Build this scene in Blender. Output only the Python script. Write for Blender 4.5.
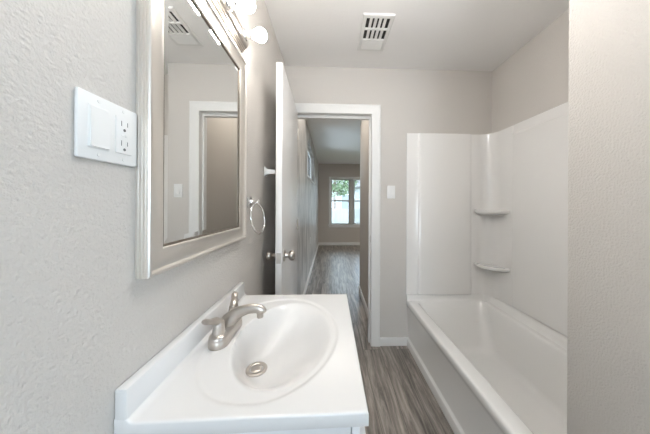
import bpy, bmesh, math, random
from mathutils import Vector, Matrix
random.seed(7)
C = bpy.context.scene.collection
SC = bpy.context.scene
for o in list(bpy.data.objects):
    bpy.data.objects.remove(o)
R = math.radians
PI = math.pi

# ------------------------------------------------------------------ camera
EYE = 1.247
cam_d = bpy.data.cameras.new('camera')
cam = bpy.data.objects.new('camera', cam_d)
C.objects.link(cam)
FPX = 230.0
cam_d.sensor_width = 36
cam_d.lens = FPX / 650 * 36
cam_d.shift_x = (325 - 338.0) / 650
cam_d.shift_y = (203.7 - 217) / 650
cam_d.clip_start = 0.02
cam_d.clip_end = 200
cam.matrix_world = (Matrix.Translation((0, 0, EYE)) @ Matrix.Rotation(R(-2.0), 4, 'Z') @
                    Matrix.Rotation(R(90), 4, 'X') @ Matrix.Rotation(R(0.28), 4, 'Z'))
SC.camera = cam

# ------------------------------------------------------------------ sky, daylight, added fill lights, exposure
SC.view_settings.view_transform = 'Standard'
SC.view_settings.look = 'None'
SC.view_settings.gamma = 1
SC.view_settings.exposure = 0.62
SC.view_settings.use_curve_mapping = False
W = bpy.data.worlds.new('sky')
SC.world = W
W.use_nodes = True
nt = W.node_tree
nt.nodes.clear()
wo = nt.nodes.new('ShaderNodeOutputWorld')
bg = nt.nodes.new('ShaderNodeBackground')
bg.inputs['Color'].default_value = (0.66, 0.84, 1.0, 1)
bg.inputs['Strength'].default_value = 5.0
nt.links.new(bg.outputs[0], wo.inputs[0])


def area(name, loc, rot, sx, sy, power, color=(1, 1, 1), portal=False):
    d = bpy.data.lights.new(name, 'AREA')
    d.shape = 'RECTANGLE'
    d.size, d.size_y = sx, sy
    d.energy = power
    d.color = color
    if portal:
        d.cycles.is_portal = True
    o = bpy.data.objects.new(name, d)
    C.objects.link(o)
    o.location = loc
    o.rotation_euler = rot
    return o


# portals only guide the sky's own light; the rear pair are added fill lights
area('added_fill_rear', (0.15, -2.90, 1.45), (R(90), 0, 0), 0.96, 1.36, 11.0, (0.93, 0.97, 1.0))  # unseen fill added behind the camera to brighten the bathroom
area('window_daylight_far', (0.70, 6.95, 1.32), (R(-90), 0, 0), 1.5, 1.5, 0, portal=True)
area('added_window_portal', (3.2, 6.95, 1.32), (R(-90), 0, 0), 1.7, 1.7, 0, portal=True)  # portal for the unseen window added to light the far room
area('window_daylight_side', (-0.42, 4.25, 1.95), (0, R(-90), 0), 0.6, 1.5, 0, portal=True)
area('added_fill_side_rear', (2.52, -1.25, 1.45), (0, R(90), 0), 1.3, 1.5, 1.5, (0.93, 0.97, 1.0))  # second unseen fill, added at the side for even brightness
# fill light added to brighten the hall, hidden above the door head
area('added_fill_hall', (0.04, 2.70, 2.42), (0, 0, 0), 0.6, 0.9, 4.6, (1.0, 0.95, 0.88))
# fill light added to even out the bathroom walls, above the upper frame edge
pd = bpy.data.lights.new('added_fill_bathroom', 'POINT')
pd.energy = 8.5
pd.shadow_soft_size = 0.10
pd.color = (1.0, 0.98, 0.955)
po = bpy.data.objects.new('added_fill_bathroom', pd)
C.objects.link(po)
po.location = (0.32, 0.80, 2.25)
BULB = 42.0
# fill light added for the far room, out of view to the right
area('added_fill_far_room', (2.4, 5.2, 2.40), (0, 0, 0), 0.5, 0.5, 20, (1.0, 0.93, 0.84))


# ------------------------------------------------------------------ materials
def mat(name, color, rough=0.5, metal=0.0, coat=0.0, spec=None):
    m = bpy.data.materials.new(name)
    m.use_nodes = True
    b = m.node_tree.nodes['Principled BSDF']
    b.inputs['Base Color'].default_value = (*color, 1)
    b.inputs['Roughness'].default_value = rough
    b.inputs['Metallic'].default_value = metal
    b.inputs['Coat Weight'].default_value = coat
    if spec is not None:
        b.inputs['Specular IOR Level'].default_value = spec
    return m


def nodes(m):
    return m.node_tree.nodes, m.node_tree.links, m.node_tree.nodes['Principled BSDF']


def add_noise_bump(m, scale, strength, dist, detail=2.0, stretch=(1, 1, 1), rough_noise=0.5):
    n, l, b = nodes(m)
    tc = n.new('ShaderNodeNewGeometry')
    mp = n.new('ShaderNodeMapping')
    mp.inputs['Scale'].default_value = stretch
    l.new(tc.outputs['Position'], mp.inputs['Vector'])
    ns = n.new('ShaderNodeTexNoise')
    ns.inputs['Scale'].default_value = scale
    ns.inputs['Detail'].default_value = detail
    ns.inputs['Roughness'].default_value = rough_noise
    l.new(mp.outputs[0], ns.inputs['Vector'])
    bp = n.new('ShaderNodeBump')
    bp.inputs['Strength'].default_value = strength
    bp.inputs['Distance'].default_value = dist
    l.new(ns.outputs['Fac'], bp.inputs['Height'])
    l.new(bp.outputs[0], b.inputs['Normal'])
    return ns, mp


def add_mottle(m, c1, c2, scale, detail=3, stretch=(1, 1, 1), lo=0.35, hi=0.65):
    n, l, b = nodes(m)
    tc = n.new('ShaderNodeNewGeometry')
    mp = n.new('ShaderNodeMapping')
    mp.inputs['Scale'].default_value = stretch
    l.new(tc.outputs['Position'], mp.inputs['Vector'])
    ns = n.new('ShaderNodeTexNoise')
    ns.inputs['Scale'].default_value = scale
    ns.inputs['Detail'].default_value = detail
    l.new(mp.outputs[0], ns.inputs['Vector'])
    r = n.new('ShaderNodeValToRGB')
    r.color_ramp.elements[0].position = lo
    r.color_ramp.elements[0].color = (*c1, 1)
    r.color_ramp.elements[1].position = hi
    r.color_ramp.elements[1].color = (*c2, 1)
    l.new(ns.outputs['Fac'], r.inputs['Fac'])
    l.new(r.outputs[0], b.inputs['Base Color'])


M = {}
WALLC = (0.635, 0.602, 0.565)
M['wall'] = mat('greige_wall_paint', WALLC, 0.55)
add_noise_bump(M['wall'], 190, 0.6, 0.004, 2.0)
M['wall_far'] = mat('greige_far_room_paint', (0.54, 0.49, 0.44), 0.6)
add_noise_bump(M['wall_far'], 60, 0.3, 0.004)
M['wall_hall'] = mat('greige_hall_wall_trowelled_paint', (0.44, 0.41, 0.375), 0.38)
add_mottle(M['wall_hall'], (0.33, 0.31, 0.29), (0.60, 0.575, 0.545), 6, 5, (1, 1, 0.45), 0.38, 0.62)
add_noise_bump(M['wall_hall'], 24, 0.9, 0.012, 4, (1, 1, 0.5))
M['ceiling'] = mat('white_ceiling_paint', (0.88, 0.865, 0.85), 0.8)
add_noise_bump(M['ceiling'], 70, 0.3, 0.004, 3)
M['trim'] = mat('white_trim_paint', (0.80, 0.79, 0.77), 0.35)
M['door'] = mat('white_door_paint', (0.80, 0.79, 0.78), 0.35)
add_noise_bump(M['door'], 30, 0.12, 0.003, 3, (1, 1, 0.1))
M['acrylic'] = mat('white_gelcoat', (0.86, 0.845, 0.825), 0.16, 0, 0.3)
M['acrylic_tub'] = mat('white_tub_gelcoat', (0.87, 0.86, 0.84), 0.14, 0, 0.3)
M['marble'] = mat('white_cultured_marble', (0.77, 0.765, 0.76), 0.22, 0, 0.15)
M['cabinet'] = mat('white_cabinet_paint', (0.74, 0.75, 0.76), 0.4)
M['nickel'] = mat('brushed_nickel', (0.54, 0.50, 0.46), 0.30, 1.0)
M['chrome'] = mat('chrome', (0.82, 0.82, 0.82), 0.10, 1.0)
M['frame'] = mat('champagne_silver_frame', (0.83, 0.79, 0.74), 0.30, 0.9)
M['frame_dark'] = mat('dark_bronze_inner_edge', (0.18, 0.15, 0.12), 0.4, 0.7)
M['mirror'] = mat('mirror_silvering', (0.86, 0.87, 0.86), 0.015, 1.0)
M['plastic'] = mat('white_plastic', (0.86, 0.86, 0.85), 0.3)
M['dark'] = mat('dark_slot', (0.16, 0.16, 0.16), 0.7)
M['duct'] = mat('dark_duct', (0.03, 0.028, 0.026), 0.8)
M['vent'] = mat('white_vent_enamel', (0.80, 0.79, 0.77), 0.4)
M['blind'] = mat('white_blind_slats', (0.80, 0.80, 0.79), 0.5)
M['sash'] = mat('pale_window_sash', (0.55, 0.54, 0.52), 0.45)
M['lawn'] = mat('green_lawn', (0.10, 0.16, 0.05), 0.9)
M['leaf'] = mat('green_foliage', (0.07, 0.12, 0.045), 0.7)
add_mottle(M['leaf'], (0.09, 0.14, 0.07), (0.24, 0.30, 0.17), 6)
M['bark'] = mat('brown_bark', (0.12, 0.085, 0.06), 0.9)
M['fence'] = mat('weathered_grey_boards', (0.34, 0.34, 0.35), 0.8)
M['siding'] = mat('pale_house_siding', (0.48, 0.48, 0.48), 0.7)
M['shingle'] = mat('grey_roof_shingles', (0.16, 0.15, 0.15), 0.9)
M['dark_pane'] = mat('dark_window_pane', (0.30, 0.31, 0.33), 0.15)

# bulbs: glowing opal glass
m = bpy.data.materials.new('glowing_opal_bulb')
m.use_nodes = True
b = m.node_tree.nodes['Principled BSDF']
b.inputs['Base Color'].default_value = (0.9, 0.88, 0.85, 1)
b.inputs['Emission Color'].default_value = (1.0, 0.945, 0.875, 1)
b.inputs['Emission Strength'].default_value = BULB
M['bulb'] = m

# thin window glass
m = bpy.data.materials.new('clear_window_glass')
m.use_nodes = True
n = m.node_tree.nodes
l = m.node_tree.links
n.clear()
out = n.new('ShaderNodeOutputMaterial')
mix = n.new('ShaderNodeMixShader')
tr = n.new('ShaderNodeBsdfTransparent')
gl = n.new('ShaderNodeBsdfGlossy')
gl.inputs['Roughness'].default_value = 0.02
fr = n.new('ShaderNodeFresnel')
fr.inputs['IOR'].default_value = 1.45
l.new(fr.outputs[0], mix.inputs[0])
l.new(tr.outputs[0], mix.inputs[1])
l.new(gl.outputs[0], mix.inputs[2])
l.new(mix.outputs[0], out.inputs[0])
M['glass'] = m

# floor: grey-brown vinyl planks running along +Y
m = mat('grey_brown_vinyl_planks', (0.2, 0.18, 0.16), 0.34)
n, l, b = nodes(m)
geo = n.new('ShaderNodeNewGeometry')
sep = n.new('ShaderNodeSeparateXYZ')
l.new(geo.outputs['Position'], sep.inputs[0])
cmb = n.new('ShaderNodeCombineXYZ')
l.new(sep.outputs['Y'], cmb.inputs['X'])
l.new(sep.outputs['X'], cmb.inputs['Y'])
br = n.new('ShaderNodeTexBrick')
br.inputs['Scale'].default_value = 1.0
br.inputs['Brick Width'].default_value = 1.2
br.inputs['Row Height'].default_value = 0.145
br.inputs['Mortar Size'].default_value = 0.0012
br.inputs['Mortar Smooth'].default_value = 0.1
br.inputs['Bias'].default_value = 0.0
br.offset = 0.37
br.inputs['Color1'].default_value = (0.0, 0.0, 0.0, 1)
br.inputs['Color2'].default_value = (1, 1, 1, 1)
br.inputs['Mortar'].default_value = (0.5, 0.5, 0.5, 1)
l.new(cmb.outputs[0], br.inputs['Vector'])
off = n.new('ShaderNodeVectorMath')
off.operation = 'MULTIPLY_ADD'
off.inputs[1].default_value = (7.3, 3.1, 5.7)
l.new(br.outputs['Color'], off.inputs[0])
mp = n.new('ShaderNodeMapping')
mp.inputs['Scale'].default_value = (28, 2.2, 1)
l.new(geo.outputs['Position'], mp.inputs['Vector'])
l.new(mp.outputs[0], off.inputs[2])
ns = n.new('ShaderNodeTexNoise')
ns.inputs['Scale'].default_value = 1.0
ns.inputs['Detail'].default_value = 9
ns.inputs['Roughness'].default_value = 0.70
ns.inputs['Distortion'].default_value = 0.6
l.new(off.outputs[0], ns.inputs['Vector'])
ramp = n.new('ShaderNodeValToRGB')
e = ramp.color_ramp.elements
e[0].position = 0.33
e[0].color = (0.075, 0.066, 0.059, 1)
e[1].position = 0.70
e[1].color = (0.58, 0.505, 0.445, 1)
e2 = ramp.color_ramp.elements.new(0.5)
e2.color = (0.275, 0.243, 0.215, 1)
l.new(ns.outputs['Fac'], ramp.inputs['Fac'])
tone = n.new('ShaderNodeMix')
tone.data_type = 'RGBA'
tone.blend_type = 'MULTIPLY'
tone.inputs['Factor'].default_value = 0.16
l.new(ramp.outputs[0], tone.inputs['A'])
l.new(br.outputs['Color'], tone.inputs['B'])
seam = n.new('ShaderNodeMix')
seam.data_type = 'RGBA'
l.new(br.outputs['Fac'], seam.inputs['Factor'])
l.new(tone.outputs['Result'], seam.inputs['A'])
seam.inputs['B'].default_value = (0.09, 0.08, 0.072, 1)
l.new(seam.outputs['Result'], b.inputs['Base Color'])
bp = n.new('ShaderNodeBump')
bp.inputs['Strength'].default_value = 0.25
bp.inputs['Distance'].default_value = 0.002
l.new(ns.outputs['Fac'], bp.inputs['Height'])
l.new(bp.outputs[0], b.inputs['Normal'])
M['floor'] = m


# ------------------------------------------------------------------ mesh helpers
class MB:
    def __init__(self):
        self.bm = bmesh.new()

    def box(self, x0, x1, y0, y1, z0, z1, bev=0.0, seg=2):
        bm = self.bm
        vs = [bm.verts.new(p) for p in ((x0, y0, z0), (x1, y0, z0), (x1, y1, z0), (x0, y1, z0),
                                        (x0, y0, z1), (x1, y0, z1), (x1, y1, z1), (x0, y1, z1))]
        fs = [bm.faces.new([vs[i] for i in q]) for q in
              ((3, 2, 1, 0), (4, 5, 6, 7), (0, 1, 5, 4), (1, 2, 6, 5), (2, 3, 7, 6), (3, 0, 4, 7))]
        if bev > 0:
            es = list({e for f in fs for e in f.edges})
            bmesh.ops.bevel(bm, geom=es, offset=bev, segments=seg, affect='EDGES', profile=0.5)
        return self

    def ring_loft(self, rings, cap0=True, cap1=True, closed=True):
        bm = self.bm
        rv = [[bm.verts.new(p) for p in r] for r in rings]
        k = len(rv[0])
        for a, b_ in zip(rv[:-1], rv[1:]):
            for i in range(k if closed else k - 1):
                j = (i + 1) % k
                try:
                    bm.faces.new((a[i], a[j], b_[j], b_[i]))
                except ValueError:
                    pass
        if cap0:
            bm.faces.new(list(reversed(rv[0])))
        if cap1:
            bm.faces.new(rv[-1])
        return self

    def lathe(self, prof, origin, axis, seg=28, cap=True):
        """prof: (distance along axis, radius)"""
        ax = Vector(axis).normalized()
        up = Vector((0, 0, 1)) if abs(ax.z) < 0.9 else Vector((1, 0, 0))
        u = ax.cross(up).normalized()
        v = ax.cross(u).normalized()
        o = Vector(origin)
        rings = []
        for d, r in prof:
            r = max(r, 0.0002)
            rings.append([o + ax * d + (u * math.cos(2 * PI * i / seg) + v * math.sin(2 * PI * i / seg)) * r
                          for i in range(seg)])
        return self.ring_loft(rings, cap, cap)

    def tube(self, pts, rad, seg=16, flat=None, upv=(0, 0, 1)):
        """sweep along points; rad list or number; flat = factor list for the second axis"""
        pts = [Vector(p) for p in pts]
        k = len(pts)
        if not isinstance(rad, (list, tuple)):
            rad = [rad] * k
        if flat is None:
            flat = [1.0] * k
        rings = []
        for i, p in enumerate(pts):
            t = (pts[min(i + 1, k - 1)] - pts[max(i - 1, 0)]).normalized()
            s = t.cross(Vector(upv))
            if s.length < 1e-5:
                s = t.cross(Vector((0, 1, 0)))
            s.normalize()
            w = s.cross(t).normalized()
            rings.append([p + s * math.cos(2 * PI * a / seg) * rad[i] + w * math.sin(2 * PI * a / seg) * rad[i] * flat[i]
                          for a in range(seg)])
        return self.ring_loft(rings)

    def prism(self, outline, z0, z1, bev=0.0):
        bm = self.bm
        k = len(outline)
        lo = [bm.verts.new((x, y, z0)) for x, y in outline]
        hi = [bm.verts.new((x, y, z1)) for x, y in outline]
        fs = [bm.faces.new(list(reversed(lo))), bm.faces.new(hi)]
        for i in range(k):
            j = (i + 1) % k
            fs.append(bm.faces.new((lo[i], lo[j], hi[j], hi[i])))
        if bev:
            bmesh.ops.bevel(bm, geom=list(fs[1].edges), offset=bev, segments=3, affect='EDGES', profile=0.5)
        return self

    def build(self, name, material, parent=None, smooth=35, origin=None, solid=True):
        bm = self.bm
        if solid:
            bmesh.ops.recalc_face_normals(bm, faces=bm.faces)
        if parent is not None:
            org = Vector(parent['_org']) if '_org' in parent else Vector(parent.matrix_world.translation)
        elif origin is not None:
            org = Vector(origin)
        else:
            xs = [v.co.x for v in bm.verts]
            ys = [v.co.y for v in bm.verts]
            zs = [v.co.z for v in bm.verts]
            org = Vector(((min(xs) + max(xs)) / 2, (min(ys) + max(ys)) / 2, min(zs)))
        bmesh.ops.translate(bm, verts=bm.verts, vec=-org)
        me = bpy.data.meshes.new(name)
        bm.to_mesh(me)
        bm.free()
        me.materials.append(material)
        if smooth:
            me.shade_smooth()
            me.set_sharp_from_angle(angle=R(smooth))
        o = bpy.data.objects.new(name, me)
        C.objects.link(o)
        if parent is not None:
            o.parent = parent
        else:
            o.location = org
        ORG[o.name] = org.copy()
        return o


ORG = {}
_build = MB.build


def build(self, name, material, parent=None, smooth=35, origin=None, solid=True):
    # children share the origin of the thing they belong to
    if parent is not None:
        org = ORG[parent.name]
        bm = self.bm
        if solid:
            bmesh.ops.recalc_face_normals(bm, faces=bm.faces)
        bmesh.ops.translate(bm, verts=bm.verts, vec=-org)
        me = bpy.data.meshes.new(name)
        bm.to_mesh(me)
        bm.free()
        me.materials.append(material)
        if smooth:
            me.shade_smooth()
            me.set_sharp_from_angle(angle=R(smooth))
        o = bpy.data.objects.new(name, me)
        C.objects.link(o)
        o.parent = parent
        ORG[o.name] = org.copy()
        return o
    return _build(self, name, material, None, smooth, origin, solid)


MB.build = build


def tag(o, label, cat, group=None, kind=None):
    o['label'] = label
    o['category'] = cat
    if group:
        o['group'] = group
    if kind:
        o['kind'] = kind
    return o


def thing(name, loc, label, cat, group=None, kind=None):
    o = bpy.data.objects.new(name, None)
    o.empty_display_size = 0.05
    C.objects.link(o)
    o.location = loc
    ORG[o.name] = Vector(loc)
    return tag(o, label, cat, group, kind)


def copy_tree(o, parent=None):
    c = o.copy()
    C.objects.link(c)
    ORG[c.name] = ORG[o.name].copy()
    if parent is not None:
        c.parent = parent
    for ch in list(o.children):
        copy_tree(ch, c)
    return c


def box(*a, bev=0.0):
    return MB().box(*a, bev=bev)


def struct(name, mb, material, label, cat, smooth=30):
    o = mb.build(name, material, None, smooth)
    return tag(o, label, cat, kind='structure')


# ------------------------------------------------------------------ dimensions
LX = -0.392          # bathroom left wall face
HX = -0.345          # hall left wall face
BY = 2.012           # bathroom back wall face
HY = 2.127           # hall side of that wall
RX = 0.700           # right wall face beside the camera
RY = 0.655           # end of right wall = tub alcove end
AX = 1.445           # alcove side wall face
FY = 6.90            # far room wall
CZ = 2.44
OX0, OX1, OZ = -0.320, 0.363, 2.035   # doorway opening

# ------------------------------------------------------------------ room shell
struct('floor', box(-0.60, 4.3, -3.1, 7.05, -0.10, 0.0), M['floor'],
       'grey brown wood look plank floor running through the doorway', 'floor')
struct('ceiling', box(-0.60, 4.3, -3.1, 7.05, CZ, CZ + 0.1), M['ceiling'],
       'white textured ceiling over bathroom and hall', 'ceiling')
struct('wall_left', box(-0.60, LX, -3.0, HY, 0, CZ), M['wall'],
       'light greige textured wall behind the mirror and vanity', 'wall')
w = MB()
w.box(LX, OX0 - 0.02, BY, HY, 0, CZ)
w.box(OX1 + 0.02, AX + 0.15, BY, HY, 0, CZ)
w.box(OX0 - 0.02, OX1 + 0.02, BY, HY, OZ + 0.02, CZ)
struct('wall_back', w, M['wall'], 'greige bathroom wall around the doorway and above the tub', 'wall')
w = MB()
w.box(RX, AX + 0.15, 0.10, RY, 0, CZ, bev=0.004)
struct('wall_right', w, M['wall'], 'pale textured wall at the right edge beside the tub', 'wall')
struct('wall_alcove', box(AX, AX + 0.15, RY, BY, 0, CZ), M['wall'],
       'greige wall above the long side of the tub surround', 'wall')
# wall behind the photographer, with a window added to let in light
w = MB()
w.box(-0.60, -0.33, -3.1, -3.0, 0, CZ)
w.box(0.63, 2.75, -3.1, -3.0, 0, CZ)
w.box(-0.33, 0.63, -3.1, -3.0, 0, 0.77)
w.box(-0.33, 0.63, -3.1, -3.0, 2.13, CZ)
struct('wall_front', w, M['wall'], 'greige wall behind the camera with a window added for light', 'wall')

w = MB()  # unseen side wall, with a window opening added to let in light
w.box(2.6, 2.75, -3.0, -1.95, 0, CZ)
w.box(2.6, 2.75, -0.55, 0.25, 0, CZ)
w.box(2.6, 2.75, -1.95, -0.55, 0, 0.72)
w.box(2.6, 2.75, -1.95, -0.55, 2.18, CZ)
w.box(AX + 0.15, 2.6, 0.10, 0.25, 0, CZ)
struct('wall_rear_right', w, M['wall'], 'greige side wall behind the camera with a window added for light', 'wall')

# hall and far room
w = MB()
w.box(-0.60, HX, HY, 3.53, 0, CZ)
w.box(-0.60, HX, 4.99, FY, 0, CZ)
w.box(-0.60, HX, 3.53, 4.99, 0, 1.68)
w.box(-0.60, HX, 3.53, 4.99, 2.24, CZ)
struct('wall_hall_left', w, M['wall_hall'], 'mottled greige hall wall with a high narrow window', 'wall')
HRX = 0.428
w = MB()
w.box(HRX, HRX + 0.12, HY, 3.15, 0, CZ)
w.box(HRX, 4.3, 3.15, 3.27, 0, CZ)
struct('wall_hall_right', w, M['wall_far'], 'greige hall wall just right beyond the doorway', 'wall')
WX0, WX1, WZ0, WZ1 = 0.02, 1.40, 0.62, 2.00
w = MB()
w.box(-0.60, WX0, FY, FY + 0.15, 0, CZ)
w.box(WX1, 2.4, FY, FY + 0.15, 0, CZ)
w.box(WX0, WX1, FY, FY + 0.15, 0, WZ0)
w.box(WX0, WX1, FY, FY + 0.15, WZ1, CZ)
w.box(2.4, 4.0, FY, FY + 0.15, 0, 0.5)
w.box(2.4, 4.0, FY, FY + 0.15, 2.1, CZ)
w.box(4.0, 4.3, FY, FY + 0.15, 0, CZ)
struct('wall_far', w, M['wall_far'], 'taupe far room wall around the bright window', 'wall')
struct('wall_far_right', box(4.2, 4.3, 3.27, FY, 0, CZ), M['wall_far'],
       'taupe side wall of the far room', 'wall')


# baseboards
def baseboard(name, x0, x1, y0, y1, h, label):
    mb = MB()
    mb.box(x0, x1, y0, y1, 0, h, bev=0.003)
    struct(name, mb, M['trim'], label, 'baseboard')


baseboard('baseboard_back', 0.4405, 0.690, BY - 0.013, BY, 0.072, 'short white baseboard between door casing and tub')
baseboard('baseboard_hall_left', HX, HX + 0.014, HY, FY, 0.085, 'long white baseboard along the mottled hall wall')
baseboard('baseboard_hall_right', HRX - 0.014, HRX, HY, 3.27, 0.085, 'white baseboard at foot of the right hall wall')
baseboard('baseboard_far', HX + 0.014, 4.2, FY - 0.014, FY, 0.085, 'white baseboard under the far window')


# door casing with a moulded profile, mitred around three sides
def casing_ring(prof):
    """prof: (distance outwards from opening, height off wall)"""
    mb = MB()
    rings = []
    for corner in range(4):
        ring = []
        for d, h in prof:
            x = (OX0 - d) if corner in (0, 1) else (OX1 + d)
            z = 0.0 if corner in (0, 3) else OZ + d
            ring.append((x, BY - h, z))
        rings.append(ring)
    return mb.ring_loft(rings, True, True)


cas = casing_ring([(0.0, 0.0), (0.0, 0.010), (0.006, 0.013), (0.030, 0.014), (0.045, 0.017), (0.060, 0.018),
                   (0.066, 0.021), (0.074, 0.021), (0.078, 0.018), (0.078, 0.0)])
# keep the left leg clear of the corner with the left wall
for v in cas.bm.verts:
    if v.co.x < LX + 0.001:
        v.co.x = LX + 0.001
cas = struct('trim_1', cas, M['trim'], 'white moulded door casing around the bathroom doorway', 'door casing', 40)
jm = MB()
jm.box(OX0 - 0.019, OX0, BY, HY, 0, OZ + 0.019)
jm.box(OX1, OX1 + 0.019, BY, HY, 0, OZ + 0.019)
jm.box(OX0, OX1, BY, HY, OZ, OZ + 0.019)
jm.box(OX0, OX0 + 0.011, BY + 0.045, HY - 0.03, 0, OZ)
jm.box(OX1 - 0.011, OX1, BY + 0.045, HY - 0.03, 0, OZ)
jm.box(OX0 + 0.011, OX1 - 0.011, BY + 0.045, HY - 0.03, OZ - 0.024, OZ)
jo = jm.build('jamb', M['trim'], cas)
sp = MB()
sp.box(OX1 - 0.0015, OX1 + 0.001, BY + 0.012, BY + 0.036, 0.905, 0.965)
spo = sp.build('strike_plate', M['nickel'], cas)
spo['label'] = 'small metal strike plate'

# ------------------------------------------------------------------ open door
door = thing('door_1', (-0.3005, 1.998, 0.0), 'white flat bathroom door swung open against the left wall', 'door', kind='structure')
hx, hy = -0.3005, 1.998
ang = math.atan2(0.018, 0.716)   # leaf lies almost parallel to the wall, near end nudged to the right


def door_xf(mb):
    bmesh.ops.rotate(mb.bm, verts=mb.bm.verts, cent=(hx, hy, 0), matrix=Matrix.Rotation(ang, 3, 'Z'))
    return mb


DT = 0.0175
dl = door_xf(box(hx - DT, hx + DT, hy - 0.716, hy, 0.010, 2.028, bev=0.0015))
dleaf = dl.build('door_leaf', M['door'], door)
ky = hy - 0.716 + 0.062
for s in (1, -1):
    kb = MB()
    kb.lathe([(0.0, 0.034), (0.004, 0.034), (0.007, 0.030), (0.009, 0.015), (0.026, 0.0125), (0.031, 0.020), (0.035, 0.0265),
              (0.046, 0.0290), (0.057, 0.0275), (0.062, 0.021), (0.063, 0.0)], (hx + s * DT, ky, 0.945), (s, 0, 0))
    ko = door_xf(kb).build('door_knob', M['nickel'], door, 50)
    ko['label'] = 'round brushed nickel door knob'
lp = door_xf(box(hx - 0.0125, hx + 0.0125, hy - 0.7175, hy - 0.714, 0.914, 0.972))
lpo = lp.build('latch_plate', M['nickel'], door)
lpo['label'] = 'small metal latch plate'
lb = door_xf(box(hx - 0.006, hx + 0.006, hy - 0.724, hy - 0.716, 0.936, 0.952, bev=0.002))
lb.build('latch_bolt', M['nickel'], lpo)
for hz in (0.22, 1.02, 1.80):
    hb = door_xf(MB().lathe([(0, 0.006), (0.09, 0.006)], (hx + DT + 0.004, hy + 0.004, hz), (0, 0, 1), 12))
    hb.build('hinge', M['nickel'], door)

# ------------------------------------------------------------------ mirror
MY0, MY1, MZ0, MZ1 = 0.4765, 1.022, 1.093, 1.856
mir = thing('framed_mirror', (LX, (MY0 + MY1) / 2, MZ0), 'rectangular wall mirror in a champagne silver frame above the vanity', 'mirror')


def frame_loft(prof, y0, y1, z0, z1):
    mb = MB()
    rings = []
    for k in range(4):
        ring = []
        for d, h in prof:
            y = (y0 + d) if k in (0, 3) else (y1 - d)
            z = (z0 + d) if k in (0, 1) else (z1 - d)
            ring.append((LX + h, y, z))
        rings.append(ring)
    rings.append(rings[0])
    bm = mb.bm
    rv = [[bm.verts.new(p) for p in r] for r in rings[:4]]
    kk = len(prof)
    for a in range(4):
        b_ = (a + 1) % 4
        for i in range(kk):
            j = (i + 1) % kk
            bm.faces.new((rv[a][i], rv[a][j], rv[b_][j], rv[b_][i]))
    return mb


prof = [(0.0, 0.0005), (0.0, 0.0055), (0.0022, 0.0068), (0.0, 0.0082), (0.0, 0.0125), (0.0022, 0.0138), (0.0, 0.0152),
        (0.0, 0.0195), (0.0022, 0.0208), (0.0002, 0.0222), (0.0006, 0.0255), (0.003, 0.0275), (0.007, 0.0278), (0.010, 0.0262),
        (0.0115, 0.0240), (0.015, 0.0222), (0.021, 0.0202), (0.029, 0.0186), (0.038, 0.0178), (0.046, 0.0176), (0.0485, 0.0186),
        (0.0515, 0.0190), (0.0535, 0.0178), (0.055, 0.0165), (0.055, 0.0005)]
frame_loft(prof, MY0, MY1, MZ0, MZ1).build('frame', M['frame'], mir, 28)
fd = frame_loft([(0.0, 0.0005), (0.0, 0.0160), (0.002, 0.0165), (0.005, 0.0145), (0.005, 0.0005)], MY0 + 0.055, MY1 - 0.055, MZ0 + 0.055, MZ1 - 0.055)
fdo = fd.build('inner_edge', M['frame_dark'], mir, 28)
fdo['label'] = 'thin dark inner edge of the frame'
g = MB()
gy0, gy1, gz0, gz1 = MY0 + 0.059, MY1 - 0.059, MZ0 + 0.059, MZ1 - 0.059
bv = 0.014
gr = [[(LX + 0.0128, gy0, gz0), (LX + 0.0128, gy1, gz0), (LX + 0.0128, gy1, gz1), (LX + 0.0128, gy0, gz1)],
      [(LX + 0.0138, gy0 + bv, gz0 + bv), (LX + 0.0138, gy1 - bv, gz0 + bv), (LX + 0.0138, gy1 - bv, gz1 - bv), (LX + 0.0138, gy0 + bv, gz1 - bv)]]
gr.insert(0, [(LX + 0.008, p[1], p[2]) for p in gr[0]])
g.ring_loft(gr)
go = g.build('mirror_glass', M['mirror'], mir, 0)
go['label'] = 'bevelled mirror glass'

# ------------------------------------------------------------------ vanity light
BZ = 1.955
PY0, PY1 = 0.475, 1.030
vl = thing('vanity_light', (LX, 0.71, BZ), 'chrome strip light with bare round bulbs above the mirror', 'light fixture')
half = [(0.0, 0.046), (0.006, 0.046), (0.007, 0.041), (0.011, 0.040), (0.012, 0.035), (0.016, 0.034), (0.017, 0.029), (0.021, 0.028),
        (0.026, 0.024), (0.029, 0.018), (0.031, 0.010), (0.032, 0.0)]
sec = half + [(h, -d) for h, d in reversed(half[:-1])]
pl = MB()
rings = []
for yy, ins in ((PY0, 0.004), (PY0 + 0.006, 0.0), (PY1 - 0.006, 0.0), (PY1, 0.004)):
    rings.append([(LX + max(0.0005, h - (ins if h > 0.001 else 0)), yy, BZ + d * (1 - ins * 8)) for h, d in sec])
pl.ring_loft(rings)
pl.build('back_plate', M['nickel'], vl, 25)
for i in range(4):
    yb = 0.980 - 0.152 * i
    s = MB()
    s.lathe([(0.0, 0.024), (0.006, 0.023), (0.010, 0.018), (0.028, 0.0172), (0.032, 0.0185), (0.035, 0.0170), (0.035, 0.0125), (0.030, 0.012)],
            (LX + 0.028, yb, BZ), (1, 0, 0), 24)
    so = s.build('socket', M['chrome'], vl, 30)
    bb = MB()
    bb.lathe([(-0.014, 0.0115), (0.0, 0.0118), (0.008, 0.0135), (0.016, 0.0180), (0.024, 0.0228), (0.032, 0.0260), (0.040, 0.0272),
              (0.048, 0.0262), (0.055, 0.0230), (0.0615, 0.0170), (0.065, 0.0100), (0.0665, 0.0)], (LX + 0.056, yb, BZ), (1, 0, 0), 28)
    bo = bb.build('light_bulb', M['bulb'], vl, 60)
    bo['label'] = 'glowing white bulb'

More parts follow.
